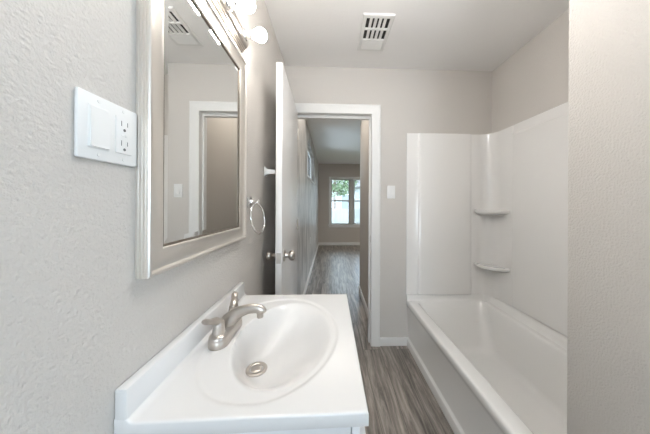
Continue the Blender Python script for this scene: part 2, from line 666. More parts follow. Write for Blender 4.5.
# ------------------------------------------------------------------ switch plate on left wall
SY, SZ = 0.420, 1.371
sw = thing('switch_plate', (LX, SY, SZ - 0.057), 'white double plate with rocker switch and outlet on left wall', 'switch')
pb = MB()
pb.box(LX, LX + 0.0065, SY - 0.0555, SY + 0.0540, SZ - 0.0540, SZ + 0.0540, bev=0.003)
pb.build('cover_plate', M['plastic'], sw)
yr = SY - 0.023
rk = MB()
rk.box(LX + 0.004, LX + 0.0074, yr - 0.0175, yr + 0.0175, SZ - 0.035, SZ + 0.035, bev=0.001)
rko = rk.build('switch_frame', M['plastic'], sw)
rb = MB()
rb.ring_loft([[(LX + 0.006, yr - 0.0155, SZ - 0.033), (LX + 0.006, yr + 0.0155, SZ - 0.033), (LX + 0.006, yr + 0.0155, SZ + 0.033), (LX + 0.006, yr - 0.0155, SZ + 0.033)],
              [(LX + 0.0108, yr - 0.0155, SZ - 0.0325), (LX + 0.0108, yr + 0.0155, SZ - 0.0325), (LX + 0.0082, yr + 0.0155, SZ + 0.0325), (LX + 0.0082, yr - 0.0155, SZ + 0.0325)]])
rbo = rb.build('rocker', M['plastic'], sw, 20)
yo = SY + 0.023
ob = MB()
ob.box(LX + 0.004, LX + 0.0082, yo - 0.0168, yo + 0.0168, SZ - 0.0335, SZ + 0.0335, bev=0.001)
oo = ob.build('outlet', M['plastic'], sw)
sl = MB()
for zc in (SZ + 0.018, SZ - 0.018):
    sl.box(LX + 0.0078, LX + 0.0085, yo - 0.0068, yo - 0.0057, zc - 0.001, zc + 0.0085)
    sl.box(LX + 0.0078, LX + 0.0085, yo + 0.0057, yo + 0.0067, zc + 0.000, zc + 0.0080)
    sl.lathe([(0, 0.0027), (0.0007, 0.0027)], (LX + 0.0078, yo, zc - 0.0075), (1, 0, 0), 10)
slo = sl.build('slots', M['dark'], oo, 0)
tb = MB()
tb.box(LX + 0.0078, LX + 0.0092, yo - 0.006, yo - 0.001, SZ - 0.002, SZ + 0.002, bev=0.0004)
tb.box(LX + 0.0078, LX + 0.0092, yo + 0.001, yo + 0.006, SZ - 0.002, SZ + 0.002, bev=0.0004)
tb.build('test_button', M['plastic'], oo)
for yy in (yr, yo):
    for zz in (SZ + 0.0445, SZ - 0.0445):
        MB().lathe([(0, 0.0032), (0.001, 0.0028)], (LX + 0.0063, yy, zz), (1, 0, 0), 12).build('screw', M['plastic'], sw)

# ------------------------------------------------------------------ towel ring and wall peg
ry, rz = 1.122, 1.252
tr_ = thing('towel_ring', (LX, ry, rz), 'chrome towel ring hanging on the wall between mirror and door', 'towel ring')
mo = MB()
mo.box(LX, LX + 0.008, ry - 0.026, ry + 0.026, rz - 0.026, rz + 0.026, bev=0.004)
mo.lathe([(0.007, 0.016), (0.018, 0.011), (0.034, 0.010), (0.040, 0.013), (0.047, 0.012), (0.049, 0.0)], (LX, ry, rz), (1, 0, 0), 20)
mo.build('mount', M['chrome'], tr_, 40)
rr = 0.071
pts = []
for i in range(49):
    a = 2 * PI * i / 48
    pts.append((LX + 0.036 + 0.018 * (1 - math.cos(a)) / 2 + 0.010 * math.sin(a), ry + rr * math.sin(a) * 0.98, rz - 0.006 - rr + rr * math.cos(a)))
rg = MB()
rings = []
for i in range(48):
    p = Vector(pts[i])
    t = (Vector(pts[(i + 1) % 48]) - Vector(pts[i - 1])).normalized()
    s = Vector((1, 0, 0)) - t * t.x
    s.normalize()
    w_ = t.cross(s)
    rings.append([p + (s * math.cos(2 * PI * k / 12) + w_ * math.sin(2 * PI * k / 12)) * 0.0042 for k in range(12)])
rings.append(rings[0])
rg.ring_loft(rings, False, False)
bmesh.ops.remove_doubles(rg.bm, verts=rg.bm.verts, dist=1e-6)
rg.build('ring', M['chrome'], tr_, 60)

py, pz = 1.40, 1.437
pg = thing('wall_peg', (LX, py, pz), 'small white bracket sticking out of the wall behind the open door', 'towel bar bracket')
f_ = MB()
f_.box(LX, LX + 0.008, py - 0.022, py + 0.022, pz - 0.028, pz + 0.028, bev=0.003)
f_.build('flange', M['plastic'], pg)
f_ = MB()
f_.ring_loft([[(LX + d, py + s1 * r, pz + s2 * r) for s1, s2 in ((-1, -1), (1, -1), (1, 1), (-1, 1))]
              for d, r in ((0.006, 0.021), (0.014, 0.016), (0.024, 0.013), (0.054, 0.0115), (0.062, 0.012))])
f_.build('peg', M['plastic'], pg, 30)

# ------------------------------------------------------------------ vanity cabinet
VX1 = 0.061
VY0, VY1 = 0.452, 1.010
TZ = 0.843
cab = thing('vanity_cabinet', (-0.16, 0.73, 0), 'white vanity cabinet under the sink top', 'cabinet')
c = MB()
c.box(LX + 0.002, 0.0435, VY0, VY0 + 0.016, 0.0, TZ - 0.032)
c.box(LX + 0.002, 0.0435, VY1 - 0.016, VY1, 0.0, TZ - 0.032)
c.box(LX + 0.002, 0.0435, VY0 + 0.016, VY1 - 0.016, 0.10, 0.116)
c.box(LX + 0.002, LX + 0.012, VY0 + 0.016, VY1 - 0.016, 0.116, TZ - 0.032)
c.box(0.0, 0.012, VY0 + 0.016, VY1 - 0.016, 0.0, 0.10)
c.build('body', M['cabinet'], cab)
c = MB()
c.box(0.045, VX1, VY0, VY0 + 0.045, 0.10, TZ - 0.032, bev=0.001)
c.box(0.045, VX1, VY1 - 0.045, VY1, 0.10, TZ - 0.032, bev=0.001)
c.box(0.045, VX1, VY0 + 0.045, VY1 - 0.045, 0.10, 0.14)
c.box(0.045, VX1, VY0 + 0.045, VY1 - 0.045, TZ - 0.10, TZ - 0.032)
c.build('face_frame', M['cabinet'], cab)
for (a, b2, kn) in ((VY0 + 0.032, (VY0 + VY1) / 2 - 0.002, 1), ((VY0 + VY1) / 2 + 0.002, VY1 - 0.032, -1)):
    d = MB()
    d.box(VX1 + 0.001, VX1 + 0.010, a, b2, 0.125, 0.755)
    d.box(VX1 + 0.010, VX1 + 0.018, a, a + 0.05, 0.125, 0.755, bev=0.001)
    d.box(VX1 + 0.010, VX1 + 0.018, b2 - 0.05, b2, 0.125, 0.755, bev=0.001)
    d.box(VX1 + 0.010, VX1 + 0.018, a + 0.05, b2 - 0.05, 0.125, 0.175, bev=0.001)
    d.box(VX1 + 0.010, VX1 + 0.018, a + 0.05, b2 - 0.05, 0.705, 0.755, bev=0.001)
    do = d.build('cabinet_door', M['cabinet'], cab)
    kyy = b2 - 0.025 if kn == 1 else a + 0.025
    MB().lathe([(0, 0.008), (0.006, 0.006), (0.014, 0.007), (0.018, 0.013), (0.025, 0.013), (0.028, 0.0)],
               (VX1 + 0.018, kyy, 0.68), (1, 0, 0), 18).build('knob', M['nickel'], do, 40)

# ------------------------------------------------------------------ sink top (one piece, moulded bowl)
TXL, TXR = LX + 0.001, 0.077
YFL, YFR, YBL, YBR = 0.4325, 0.4435, 1.028, 1.030
BSX = LX + 0.0225      # face of the backsplash
DR = (-0.226, 0.724)   # drain
CI, AI, BI = (-0.137, 0.724), 0.142, 0.222
CO, AO, BO = (-0.158, 0.724), 0.186, 0.260


def sstep(a, b_, x):
    t = min(1, max(0, (x - a) / (b_ - a)))
    return t * t * (3 - 2 * t)


def top_z(x, y):
    z = TZ
    pw = 2.5 if x < CO[0] else 1.85
    ro = (abs((x - CO[0]) / AO) ** pw + abs((y - CO[1]) / BO) ** pw) ** (1 / pw)
    z -= 0.0032 * (1 - sstep(0.955, 1.01, ro))
    # bowl, measured along rays from the drain
    dx, dy = x - DR[0], y - DR[1]
    px_, py_ = (DR[0] - CI[0]) / AI, (DR[1] - CI[1]) / BI
    vx, vy = dx / AI, dy / BI
    A = vx * vx + vy * vy
    if A < 1e-9:
        t = 0.0
    else:
        B = 2 * (px_ * vx + py_ * vy)
        Cc = px_ * px_ + py_ * py_ - 1
        s = (-B + math.sqrt(max(0, B * B - 4 * A * Cc))) / (2 * A)
        dd = math.hypot(dx, dy)
        t = max(0.0, (dd - 0.028) / (dd * s - 0.028))
    if t < 1:
        z -= 0.110 * (1 - t ** 2.0) ** 1.45
    # cove against the backsplash
    d = x - BSX
    if d < 0.012:
        k = min(1, max(0, (0.012 - d) / 0.012))
        z += 0.010 * (1 - math.sqrt(max(0, 1 - k * k)))
    return z


top = thing('sink_top', (-0.157, 0.73, TZ - 0.03), 'white one piece vanity top with oval sink bowl', 'sink')
t_ = MB()
NX, NY = 120, 150


us = [0.0, 0.0012, 0.0035] + [0.007 + (1 - 0.014) * i / (NX) for i in range(NX + 1)] + [1 - 0.0035, 1 - 0.0012, 1.0]
vs_ = [0.0, 0.0012, 0.0035] + [0.008 + (1 - 0.016) * i / (NY) for i in range(NY + 1)] + [1 - 0.0035, 1 - 0.0012, 1.0]


def round_drop(frac, length):
    d = frac * length
    r = 0.004
    if d >= r:
        return 0.0
    k = 1 - d / r
    return r * (1 - math.sqrt(max(0, 1 - k * k)))


grid = []
for u in us:
    row = []
    for v in vs_:
        x = TXL + (TXR - TXL) * u
        y0 = YFL + (YFR - YFL) * u
        y1 = YBL + (YBR - YBL) * u
        y = y0 + (y1 - y0) * v
        z = top_z(x, y)
        z -= max(round_drop(1 - u, 0.47), round_drop(v, 0.59), round_drop(1 - v, 0.59))
        row.append(t_.bm.verts.new((x, y, z)))
    grid.append(row)
for i in range(len(us) - 1):
    for j in range(len(vs_) - 1):
        t_.bm.faces.new((grid[i][j], grid[i + 1][j], grid[i + 1][j + 1], grid[i][j + 1]))
border = ([grid[i][0] for i in range(len(us))] + [grid[-1][j] for j in range(1, len(vs_))] +
          [grid[i][-1] for i in range(len(us) - 2, -1, -1)] + [grid[0][j] for j in range(len(vs_) - 2, 0, -1)])
r1 = [t_.bm.verts.new((v.co.x, v.co.y, TZ - 0.027)) for v in border]
cxm, cym = -0.157, 0.73
r2 = [t_.bm.verts.new((v.co.x + 0.003 * (1 if v.co.x < cxm else -1), v.co.y + 0.003 * (1 if v.co.y < cym else -1), TZ - 0.030)) for v in border]
nb = len(border)
for i in range(nb):
    j = (i + 1) % nb
    t_.bm.faces.new((border[j], border[i], r1[i], r1[j]))
    t_.bm.faces.new((r1[j], r1[i], r2[i], r2[j]))
# underside rim
r3 = [t_.bm.verts.new((v.co.x + (cxm - v.co.x) * 0.10, v.co.y + (cym - v.co.y) * 0.10, TZ - 0.030)) for v in border]
for i in range(nb):
    j = (i + 1) % nb
    t_.bm.faces.new((r2[j], r2[i], r3[i], r3[j]))
to = t_.build('basin', M['marble'], top, 50, solid=False)
bs = MB()
bs.box(LX + 0.0005, BSX, YFL + 0.0005, YBL - 0.012, TZ - 0.010, 0.9055, bev=0.0035)
bs.build('backsplash', M['marble'], top)
dzb = top_z(*DR)
dr = MB()
dr.lathe([(-0.020, 0.021), (0.0030, 0.0205), (0.0045, 0.023), (0.0050, 0.027), (0.0040, 0.0310), (0.0015, 0.0325), (-0.004, 0.0325)],
         (DR[0], DR[1], dzb), (0, 0, 1), 40, cap=False)
dro = dr.build('drain_flange', M['nickel'], top, 50)
dk = MB().lathe([(-0.006, 0.0212), (-0.0055, 0.0)], (DR[0], DR[1], dzb), (0, 0, 1), 30, cap=False)
dk.build('drain_throat', M['duct'], dro, 0)
st = MB().lathe([(-0.006, 0.010), (0.001, 0.010), (0.0015, 0.0165), (0.0035, 0.0168), (0.0055, 0.0140), (0.0062, 0.008), (0.0064, 0.0)],
                (DR[0], DR[1], dzb), (0, 0, 1), 30)
st.build('stopper', M['nickel'], dro, 40)

# ------------------------------------------------------------------ faucet
FX, FYc = -0.317, 0.722
fz = TZ - 0.0032
fa = thing('faucet', (FX, FYc, fz), 'brushed nickel two handle faucet on the white sink top', 'faucet')


def stadium(cx, cy, half_len, r, k=14):
    pts = []
    for i in range(k + 1):
        a = PI * i / k
        pts.append((cx + r * math.cos(a), cy + half_len + r * math.sin(a)))
    for i in range(k + 1):
        a = PI + PI * i / k
        pts.append((cx + r * math.cos(a), cy - half_len + r * math.sin(a)))
    return pts


fb = MB()
rings = []
for z, r in ((0.0, 0.0260), (0.003, 0.0270), (0.018, 0.0262), (0.020, 0.0252), (0.022, 0.0258), (0.029, 0.0245), (0.032, 0.0215), (0.033, 0.018)):
    rings.append([(x, y, fz + z) for x, y in stadium(FX, FYc, 0.0515, r)])
fb.ring_loft(rings)
fb.build('base', M['nickel'], fa, 50)


def bez(p, n=18):
    # Catmull-Rom through the points
    out = []
    P = [Vector(q) for q in p]
    P = [P[0] * 2 - P[1]] + P + [P[-1] * 2 - P[-2]]
    seg = len(P) - 3
    for s in range(seg):
        for i in range(n if s < seg - 1 else n + 1):
            t = i / n
            a, b_, c_, d_ = P[s:s + 4]
            out.append(0.5 * ((2 * b_) + (c_ - a) * t + (2 * a - 5 * b_ + 4 * c_ - d_) * t * t + (3 * b_ - a - 3 * c_ + d_) * t ** 3))
    return out


def lerp_list(vals, n):
    out = []
    for i in range(n):
        f = i / (n - 1) * (len(vals) - 1)
        k = min(int(f), len(vals) - 2)
        out.append(vals[k] + (vals[k + 1] - vals[k]) * (f - k))
    return out


sp_pts = bez([(FX - 0.004, FYc, fz + 0.024), (FX + 0.006, FYc, fz + 0.045), (FX + 0.030, FYc, fz + 0.066), (FX + 0.062, FYc, fz + 0.079),
              (FX + 0.090, FYc, fz + 0.081), (FX + 0.108, FYc, fz + 0.074), (FX + 0.112, FYc, fz + 0.067)], 7)
spt = MB()
spt.tube(sp_pts, lerp_list([0.024, 0.0225, 0.018, 0.0152, 0.0145, 0.0135, 0.009], len(sp_pts)), 20,
         lerp_list([1.0, 0.85, 0.72, 0.66, 0.68, 0.75, 0.8], len(sp_pts)), upv=(0, 1, 0))
# tube's first axis lies in the bend plane when upv is sideways: swap so that the spout is wider than tall
spo = spt.build('spout', M['nickel'], fa, 60)
ae = MB().lathe([(0.0, 0.0098), (0.015, 0.0098), (0.017, 0.0085), (0.0172, 0.0)], (FX + 0.101, FYc, fz + 0.070), (0.10, 0, -1), 20)
ae.build('aerator', M['nickel'], spo, 40)
for s in (-1, 1):
    hyb = FYc + s * 0.0515
    h = MB()
    h.lathe([(0.0, 0.0205), (0.003, 0.0205), (0.005, 0.0170), (0.018, 0.0158), (0.034, 0.0145), (0.041, 0.0120), (0.044, 0.0)],
            (FX, hyb, fz + 0.031), (0, 0, 1), 24)
    lv = bez([(FX, hyb - s * 0.002, fz + 0.060), (FX - 0.003, hyb + s * 0.010, fz + 0.074), (FX - 0.009, hyb + s * 0.028, fz + 0.081), (FX - 0.013, hyb + s * 0.043, fz + 0.089), (FX - 0.014, hyb + s * 0.048, fz + 0.091)], 6)
    h.tube(lv, lerp_list([0.0130, 0.0125, 0.0105, 0.0115, 0.0095], len(lv)), 14, lerp_list([1.0, 0.85, 0.68, 0.66, 0.62], len(lv)))
    h.build('handle', M['nickel'], fa, 50)

# ------------------------------------------------------------------ ceiling vent
VX0, VX1_, VYa, VYb = 0.203, 0.408, 1.430, 1.776
vt = thing('ceiling_vent', ((VX0 + VX1_) / 2, (VYa + VYb) / 2, CZ), 'white slotted air vent grille on the ceiling', 'vent')
v_ = MB()
fw = 0.026
zf = CZ - 0.008
sec = [(0.0, 0.0), (0.0, -0.003), (0.006, -0.009), (0.020, -0.011), (fw, -0.011), (fw, 0.0)]
rv = []
bm = v_.bm
for k in range(4):
    ring = []
    for d, h in sec:
        x = VX0 + d if k in (0, 3) else VX1_ - d
        y = VYa + d if k in (0, 1) else VYb - d
        ring.append(bm.verts.new((x, y, CZ + h)))
    rv.append(ring)
for a in range(4):
    b_ = (a + 1) % 4
    for i in range(len(sec)):
        j = (i + 1) % len(sec)
        bm.faces.new((rv[a][i], rv[a][j], rv[b_][j], rv[b_][i]))
ix0, ix1, iy0, iy1 = VX0 + fw, VX1_ - fw, VYa + fw, VYb - fw
L3 = (iy1 - iy0 - 0.024) / 3
banks = [(iy0, iy0 + L3), (iy0 + L3 + 0.012, iy0 + 2 * L3 + 0.012), (iy0 + 2 * L3 + 0.024, iy1)]
for (q0, q1) in ((banks[0][1], banks[1][0]), (banks[1][1], banks[2][0])):
    v_.box(ix0, ix1, q0, q1, CZ - 0.011, CZ - 0.001)
v_.build('frame', M['vent'], vt, 30)
MB().box(ix0, ix1, iy0, iy1, CZ - 0.0012, CZ - 0.0004).build('duct', M['duct'], vt)
for bi in (0, 1):
    for i in range(4):
        xc = ix0 + (ix1 - ix0) * (i + 1.0) / 5
        hw = 0.0085
        s = MB()
        y0, y1 = banks[bi]
        s.ring_loft([[(xc - hw, y, CZ - 0.0022), (xc - hw + 0.0012, y, CZ - 0.0015), (xc + hw, y, CZ - 0.0105), (xc + hw - 0.0015, y, CZ - 0.0112)] for y in (y0, y1)])
        s.build('slat', M['vent'], vt, 0)
y0, y1 = banks[2]
for i in range(6):
    yc = y0 + (y1 - y0) * (i + 0.5) / 6
    hw = (y1 - y0) / 12 * 1.05
    s = MB()
    s.ring_loft([[(x, yc - hw, CZ - 0.0022), (x, yc - hw + 0.001, CZ - 0.0015), (x, yc + hw, CZ - 0.0105), (x, yc + hw - 0.001, CZ - 0.0112)] for x in (ix0, ix1)])
    s.build('slat', M['vent'], vt, 0)

# ------------------------------------------------------------------ light switch on back wall
bx, bz = 0.538, 1.352
ls = thing('light_switch', (bx, BY, bz - 0.057), 'small white single light switch beside the doorway', 'switch')
box(bx - 0.035, bx + 0.035, BY - 0.006, BY, bz - 0.057, bz + 0.057, bev=0.0025).build('cover_plate', M['plastic'], ls)
box(bx - 0.0165, bx + 0.0165, BY - 0.0075, BY - 0.005, bz - 0.0335, bz + 0.0335, bev=0.001).build('switch_frame', M['plastic'], ls)
r_ = MB()
r_.ring_loft([[(bx - 0.0145, BY - 0.006, bz - 0.031), (bx + 0.0145, BY - 0.006, bz - 0.031), (bx + 0.0145, BY - 0.006, bz + 0.031), (bx - 0.0145, BY - 0.006, bz + 0.031)],
              [(bx - 0.0145, BY - 0.012, bz - 0.030), (bx + 0.0145, BY - 0.012, bz - 0.030), (bx + 0.0145, BY - 0.008, bz + 0.030), (bx - 0.0145, BY - 0.008, bz + 0.030)]])
r_.build('rocker', M['plastic'], ls, 20)

# ------------------------------------------------------------------ bathtub
TX0 = 0.678          # apron face
DZ = 0.402           # deck height
TY0, TY1 = RY + 0.002, BY - 0.002
tub = thing('bathtub', ((TX0 + AX) / 2, (TY0 + TY1) / 2, 0), 'long white alcove bathtub with smooth apron', 'bathtub')


def rrect(x0, x1, y0, y1, r, z, k=8):
    pts = []
    for (cx, cy, a0) in ((x1 - r, y1 - r, 0), (x0 + r, y1 - r, 90), (x0 + r, y0 + r, 180), (x1 - r, y0 + r, 270)):
        for i in range(k + 1):
            a = R(a0 + 90 * i / k)
            pts.append((cx + r * math.cos(a), cy + r * math.sin(a), z))
    return pts


tm = MB()
bx0, bx1, by0, by1 = TX0 + 0.083, 1.345, TY0 + 0.085, TY1 - 0.030
rings = []
# outer foot and apron are added below; here deck edge -> lip -> basin
spec = [  # inset outer rectangle given directly
    rrect(TX0 + 0.012, AX - 0.004, TY0 + 0.012, TY1 - 0.004, 0.012, DZ),
]
lip = rrect(bx0 - 0.010, bx1 + 0.010, by0 - 0.010, by1 + 0.006, 0.060, DZ)
rings = [spec[0], lip,
         rrect(bx0 - 0.003, bx1 + 0.003, by0 - 0.003, by1 + 0.002, 0.062, DZ - 0.003),
         rrect(bx0 + 0.004, bx1 - 0.004, by0 + 0.004, by1 - 0.006, 0.066, DZ - 0.014),
         rrect(bx0 + 0.018, bx1 - 0.016, by0 + 0.015, by1 - 0.045, 0.080, 0.300),
         rrect(bx0 + 0.032, bx1 - 0.030, by0 + 0.028, by1 - 0.105, 0.095, 0.190),
         rrect(bx0 + 0.043, bx1 - 0.044, by0 + 0.042, by1 - 0.160, 0.105, 0.110),
         rrect(bx0 + 0.055, bx1 - 0.056, by0 + 0.055, by1 - 0.185, 0.110, 0.084),
         rrect(bx0 + 0.078, bx1 - 0.078, by0 + 0.078, by1 - 0.215, 0.105, 0.072),
         rrect(bx0 + 0.140, bx1 - 0.140, by0 + 0.140, by1 - 0.280, 0.080, 0.068)]
tm.ring_loft(rings, False, True)
to2 = tm.build('basin', M['acrylic_tub'], tub, 60)
# apron with rounded top edge and kick line
ap = MB()
prof_ = [(TX0 + 0.030, 0.0), (TX0 + 0.004, 0.0), (TX0 + 0.004, 0.058), (TX0 + 0.006, 0.064), (TX0 + 0.016, 0.070), (TX0 + 0.019, 0.080), (TX0 + 0.010, 0.330), (TX0 + 0.004, 0.356), (TX0 + 0.0, 0.364),
         (TX0 - 0.001, 0.388), (TX0 + 0.001, 0.395), (TX0 + 0.005, 0.400), (TX0 + 0.0125, 0.4022), (TX0 + 0.030, 0.400)]
ap.ring_loft([[(x, y, z) for x, z in prof_] for y in (TY0, TY1)])
ap.build('apron', M['acrylic_tub'], tub, 45)
# raised tiling lip against the two alcove walls
lp_ = MB()


def lip_ring(x, y, z):
    return (x, y, z)


pr = [(0.066, DZ - 0.001), (0.060, DZ + 0.004), (0.050, DZ + 0.026), (0.042, DZ + 0.040), (0.032, DZ + 0.046), (0.002, DZ + 0.047), (0.002, DZ - 0.001)]
prb = [(0.026, DZ - 0.001), (0.022, DZ + 0.004), (0.017, DZ + 0.024), (0.015, DZ + 0.040), (0.011, DZ + 0.046), (0.0005, DZ + 0.047), (0.0005, DZ - 0.001)]
nr = []
nr.append([(AX - d, TY0, z) for d, z in pr])
for i in range(7):
    a = R(90 * i / 6)
    ring = []
    for (d, z), (db, _) in zip(pr, prb):
        cx, cy = AX - 0.10, TY1 - 0.085
        rx_, ry_ = 0.10 - d, 0.085 - db
        ring.append((cx + rx_ * math.cos(a), cy + ry_ * math.sin(a), z))
    nr.append(ring)
nr.append([(TX0 + 0.001, TY1 - db, z) for db, z in prb])
lp_.ring_loft(nr)
lp_.build('wall_lip', M['acrylic_tub'], tub, 50)
od = MB().lathe([(0, 0.035), (0.003, 0.034), (0.005, 0.028), (0.004, 0.0)], (1.05, by0 + 0.24, 0.0675), (0, 0, 1), 24)
od.build('drain', M['chrome'], tub, 40)

# ------------------------------------------------------------------ tub surround
SZ0, SZ1 = DZ + 0.0475, 1.872
su = thing('tub_surround', (1.1, BY, SZ0), 'glossy white wall surround with corner shelves above the tub', 'tub surround')
SXf = AX - 0.010     # face of the flat sheet on the alcove wall
SYf = BY - 0.010


def panel_profile_back():
    # back wall sheet seen from above: x, depth off wall
    return [(TX0 - 0.004, 0.0005), (TX0 - 0.004, 0.008), (TX0 + 0.0, 0.011), (TX0 + 0.092, 0.011), (TX0 + 0.100, 0.015), (TX0 + 0.106, 0.0225), (TX0 + 0.116, 0.026),
            (TX0 + 0.128, 0.0275), (1.225, 0.0275), (1.238, 0.025), (1.243, 0.016), (1.250, 0.014), (1.256, 0.014), (1.256, 0.0005)]


p_ = MB()
pp = panel_profile_back()
zz = [(SZ0, 0.7), (SZ0 + 0.004, 1.0), (SZ1 - 0.010, 1.0), (SZ1 - 0.003, 0.85), (SZ1, 0.55)]
p_.ring_loft([[(x, BY - d * k if d > 0.001 else BY - d, z) for x, d in pp] for z, k in zz])
p_.build('back_panel', M['acrylic'], su, 30)
# side panel: field with raised frame band near the top
p_ = MB()
ps = [(1.752, 0.0005), (1.752, 0.016), (1.748, 0.021), (1.738, 0.0225), (TY0 + 0.05, 0.0225), (TY0 + 0.002, 0.0225), (TY0 + 0.002, 0.0005)]
zz = [(SZ0 + 0.002, 0.7), (SZ0 + 0.006, 1.0), (SZ1 - 0.090, 1.0), (SZ1 - 0.080, 0.93), (SZ1 - 0.074, 0.72), (SZ1 - 0.010, 0.72), (SZ1 - 0.003, 0.6), (SZ1, 0.4)]
p_.ring_loft([[(AX - d * k if d > 0.001 else AX - d, y, z) for y, d in ps] for z, k in zz])
p_.build('side_panel', M['acrylic'], su, 30)
# corner unit: concave column
cu = MB()
crv = [(1.256, BY - 0.0005), (1.256, BY - 0.0155), (1.262, BY - 0.0165)]
cr = 0.115
for i in range(0, 13):
    a = R(90 * i / 12)
    crv.append((AX - 0.0165 - cr + cr * math.sin(a), BY - 0.0165 - cr + cr * math.cos(a)))
crv += [(AX - 0.0165, 1.760), (AX - 0.0155, 1.754), (AX - 0.0005, 1.754), (AX - 0.0005, BY - 0.0005)]
cu.ring_loft([[(x, y, z) for x, y in crv] for z in (SZ0, SZ1 - 0.006)])
cu.build('corner_panel', M['acrylic'], su, 30)


def shelf(zc):
    # shallow dished corner shelf, bowed front, tapering below
    s = MB()
    ccx, ccy = AX - 0.0155, BY - 0.0155
    A1, A2 = Vector((ccx - 0.150, ccy)), Vector((ccx, ccy - 0.220))
    front = []
    for i in range(21):
        t = i / 20
        p = A1.lerp(A2, t)
        nrm = Vector((-0.82, -0.56))
        p = p + nrm * 0.070 * math.sin(PI * t) ** 0.75
        front.append(p)
    cor = Vector((ccx, ccy))

    def ring(k, z, sink=0.0):
        r = [(cor.x + (p.x - cor.x) * k, cor.y + (p.y - cor.y) * k, z) for p in front]
        r += [(cor.x, cor.y, z)]
        return r
    s.ring_loft([ring(0.70, zc - 0.034), ring(0.88, zc - 0.024), ring(0.97, zc - 0.014), ring(1.0, zc - 0.005), ring(1.0, zc + 0.004), ring(0.985, zc + 0.010),
                 ring(0.95, zc + 0.010), ring(0.92, zc + 0.005), ring(0.7, zc + 0.002)])
    return s.build('corner_shelf', M['acrylic'], su, 50)


shelf(1.192)
shelf(0.725)

# ------------------------------------------------------------------ hall outlet
oy, oz = 4.05, 0.60
ho = thing('wall_outlet', (HX, oy, oz - 0.057), 'small pale outlet plate low on the hall wall', 'outlet')
box(HX, HX + 0.006, oy - 0.035, oy + 0.035, oz - 0.057, oz + 0.057, bev=0.002).build('cover_plate', M['plastic'], ho)
for q in (0.02, -0.02):
    box(HX + 0.005, HX + 0.0075, oy - 0.016, oy + 0.016, oz + q - 0.014, oz + q + 0.014, bev=0.001).build('receptacle', M['plastic'], ho)

# ------------------------------------------------------------------ far window
win = thing('window_1', ((WX0 + WX1) / 2, FY, WZ0), 'bright double window on the far room wall', 'window', kind='structure')
w = MB()
t = 0.055
w.box(WX0 - t, WX0, FY - 0.018, FY, WZ0 - 0.01, WZ1 + t, bev=0.003)
w.box(WX1, WX1 + t, FY - 0.018, FY, WZ0 - 0.01, WZ1 + t, bev=0.003)
w.box(WX0, WX1, FY - 0.018, FY, WZ1, WZ1 + t, bev=0.003)
w.box(WX0 - t, WX1 + t, FY - 0.016, FY, WZ0 - 0.085, WZ0 - 0.030, bev=0.003)
w.build('window_casing', M['trim'], win)
box(WX0 - t - 0.02, WX1 + t + 0.02, FY - 0.045, FY + 0.05, WZ0 - 0.030, WZ0, bev=0.003).build('window_sill', M['trim'], win)
MX = 0.655
box(MX - 0.055, MX + 0.055, FY + 0.02, FY + 0.09, WZ0, WZ1, bev=0.003).build('mullion', M['sash'], win)
for (a, b_) in ((WX0, MX - 0.055), (MX + 0.055, WX1)):
    mid = 1.335
    s = MB()
    q = 0.035
    for (z0, z1, yo_) in ((WZ0, mid + 0.02, 0.035), (mid - 0.02, WZ1, 0.065)):
        s.box(a, a + q, FY + yo_, FY + yo_ + 0.028, z0, z1)
        s.box(b_ - q, b_, FY + yo_, FY + yo_ + 0.028, z0, z1)
        s.box(a + q, b_ - q, FY + yo_, FY + yo_ + 0.028, z0, z0 + q)
        s.box(a + q, b_ - q, FY + yo_, FY + yo_ + 0.028, z1 - q, z1)
    so = s.build('sash', M['sash'], win)
    s = MB()
    s.box(a + q, b_ - q, FY + 0.047, FY + 0.050, WZ0 + q, mid - 0.015)
    s.box(a + q, b_ - q, FY + 0.077, FY + 0.080, mid + 0.015, WZ1 - q)
    s.build('pane', M['glass'], so, 0)
# mini blind pulled down over the right-hand sash
bl = thing('window_blind', (1.05, FY + 0.01, WZ0), 'pale slatted blind over the right half of the far window', 'blind')
box(MX + 0.03, WX1 - 0.01, FY - 0.010, FY + 0.018, WZ1 - 0.035, WZ1 - 0.003, bev=0.002).build('headrail', M['blind'], bl)
s = MB()
nsl = 46
for i in range(nsl):
    z = WZ0 + 0.02 + (WZ1 - 0.05 - WZ0 - 0.02) * i / (nsl - 1)
    s.ring_loft([[(x, FY - 0.008, z - 0.0045), (x, FY + 0.004, z + 0.001), (x, FY + 0.016, z + 0.0055), (x, FY + 0.004, z + 0.0005)] for x in (MX + 0.035, WX1 - 0.015)])
s.build('slats', M['blind'], bl, 0)
box(MX + 0.03, WX1 - 0.01, FY - 0.006, FY + 0.014, WZ0 + 0.002, WZ0 + 0.014, bev=0.002).build('bottom_rail', M['blind'], bl)

# second far window, added out of view for extra light, and the high hall window
win3 = thing('added_window_3', (3.2, FY, 0.5), 'unseen window added to light the far room', 'window', kind='structure')
w = MB()
w.box(2.4, 2.45, FY + 0.04, FY + 0.08, 0.5, 2.1)
w.box(3.95, 4.0, FY + 0.04, FY + 0.08, 0.5, 2.1)
w.box(3.17, 3.23, FY + 0.04, FY + 0.08, 0.5, 2.1)
w.box(2.45, 3.95, FY + 0.04, FY + 0.08, 0.5, 0.55)
w.box(2.45, 3.95, FY + 0.04, FY + 0.08, 2.05, 2.1)
w.build('sash', M['sash'], win3)
win2 = thing('window_2', (HX, 4.26, 1.68), 'high narrow window in the mottled hall wall', 'window', kind='structure')
w = MB()
q = 0.035
xw0, xw1 = HX - 0.10, HX - 0.06
w.box(xw0, xw1, 3.53, 3.53 + q, 1.68, 2.24)
w.box(xw0, xw1, 4.99 - q, 4.99, 1.68, 2.24)
w.box(xw0, xw1, 4.24, 4.28, 1.68 + q, 2.24 - q)
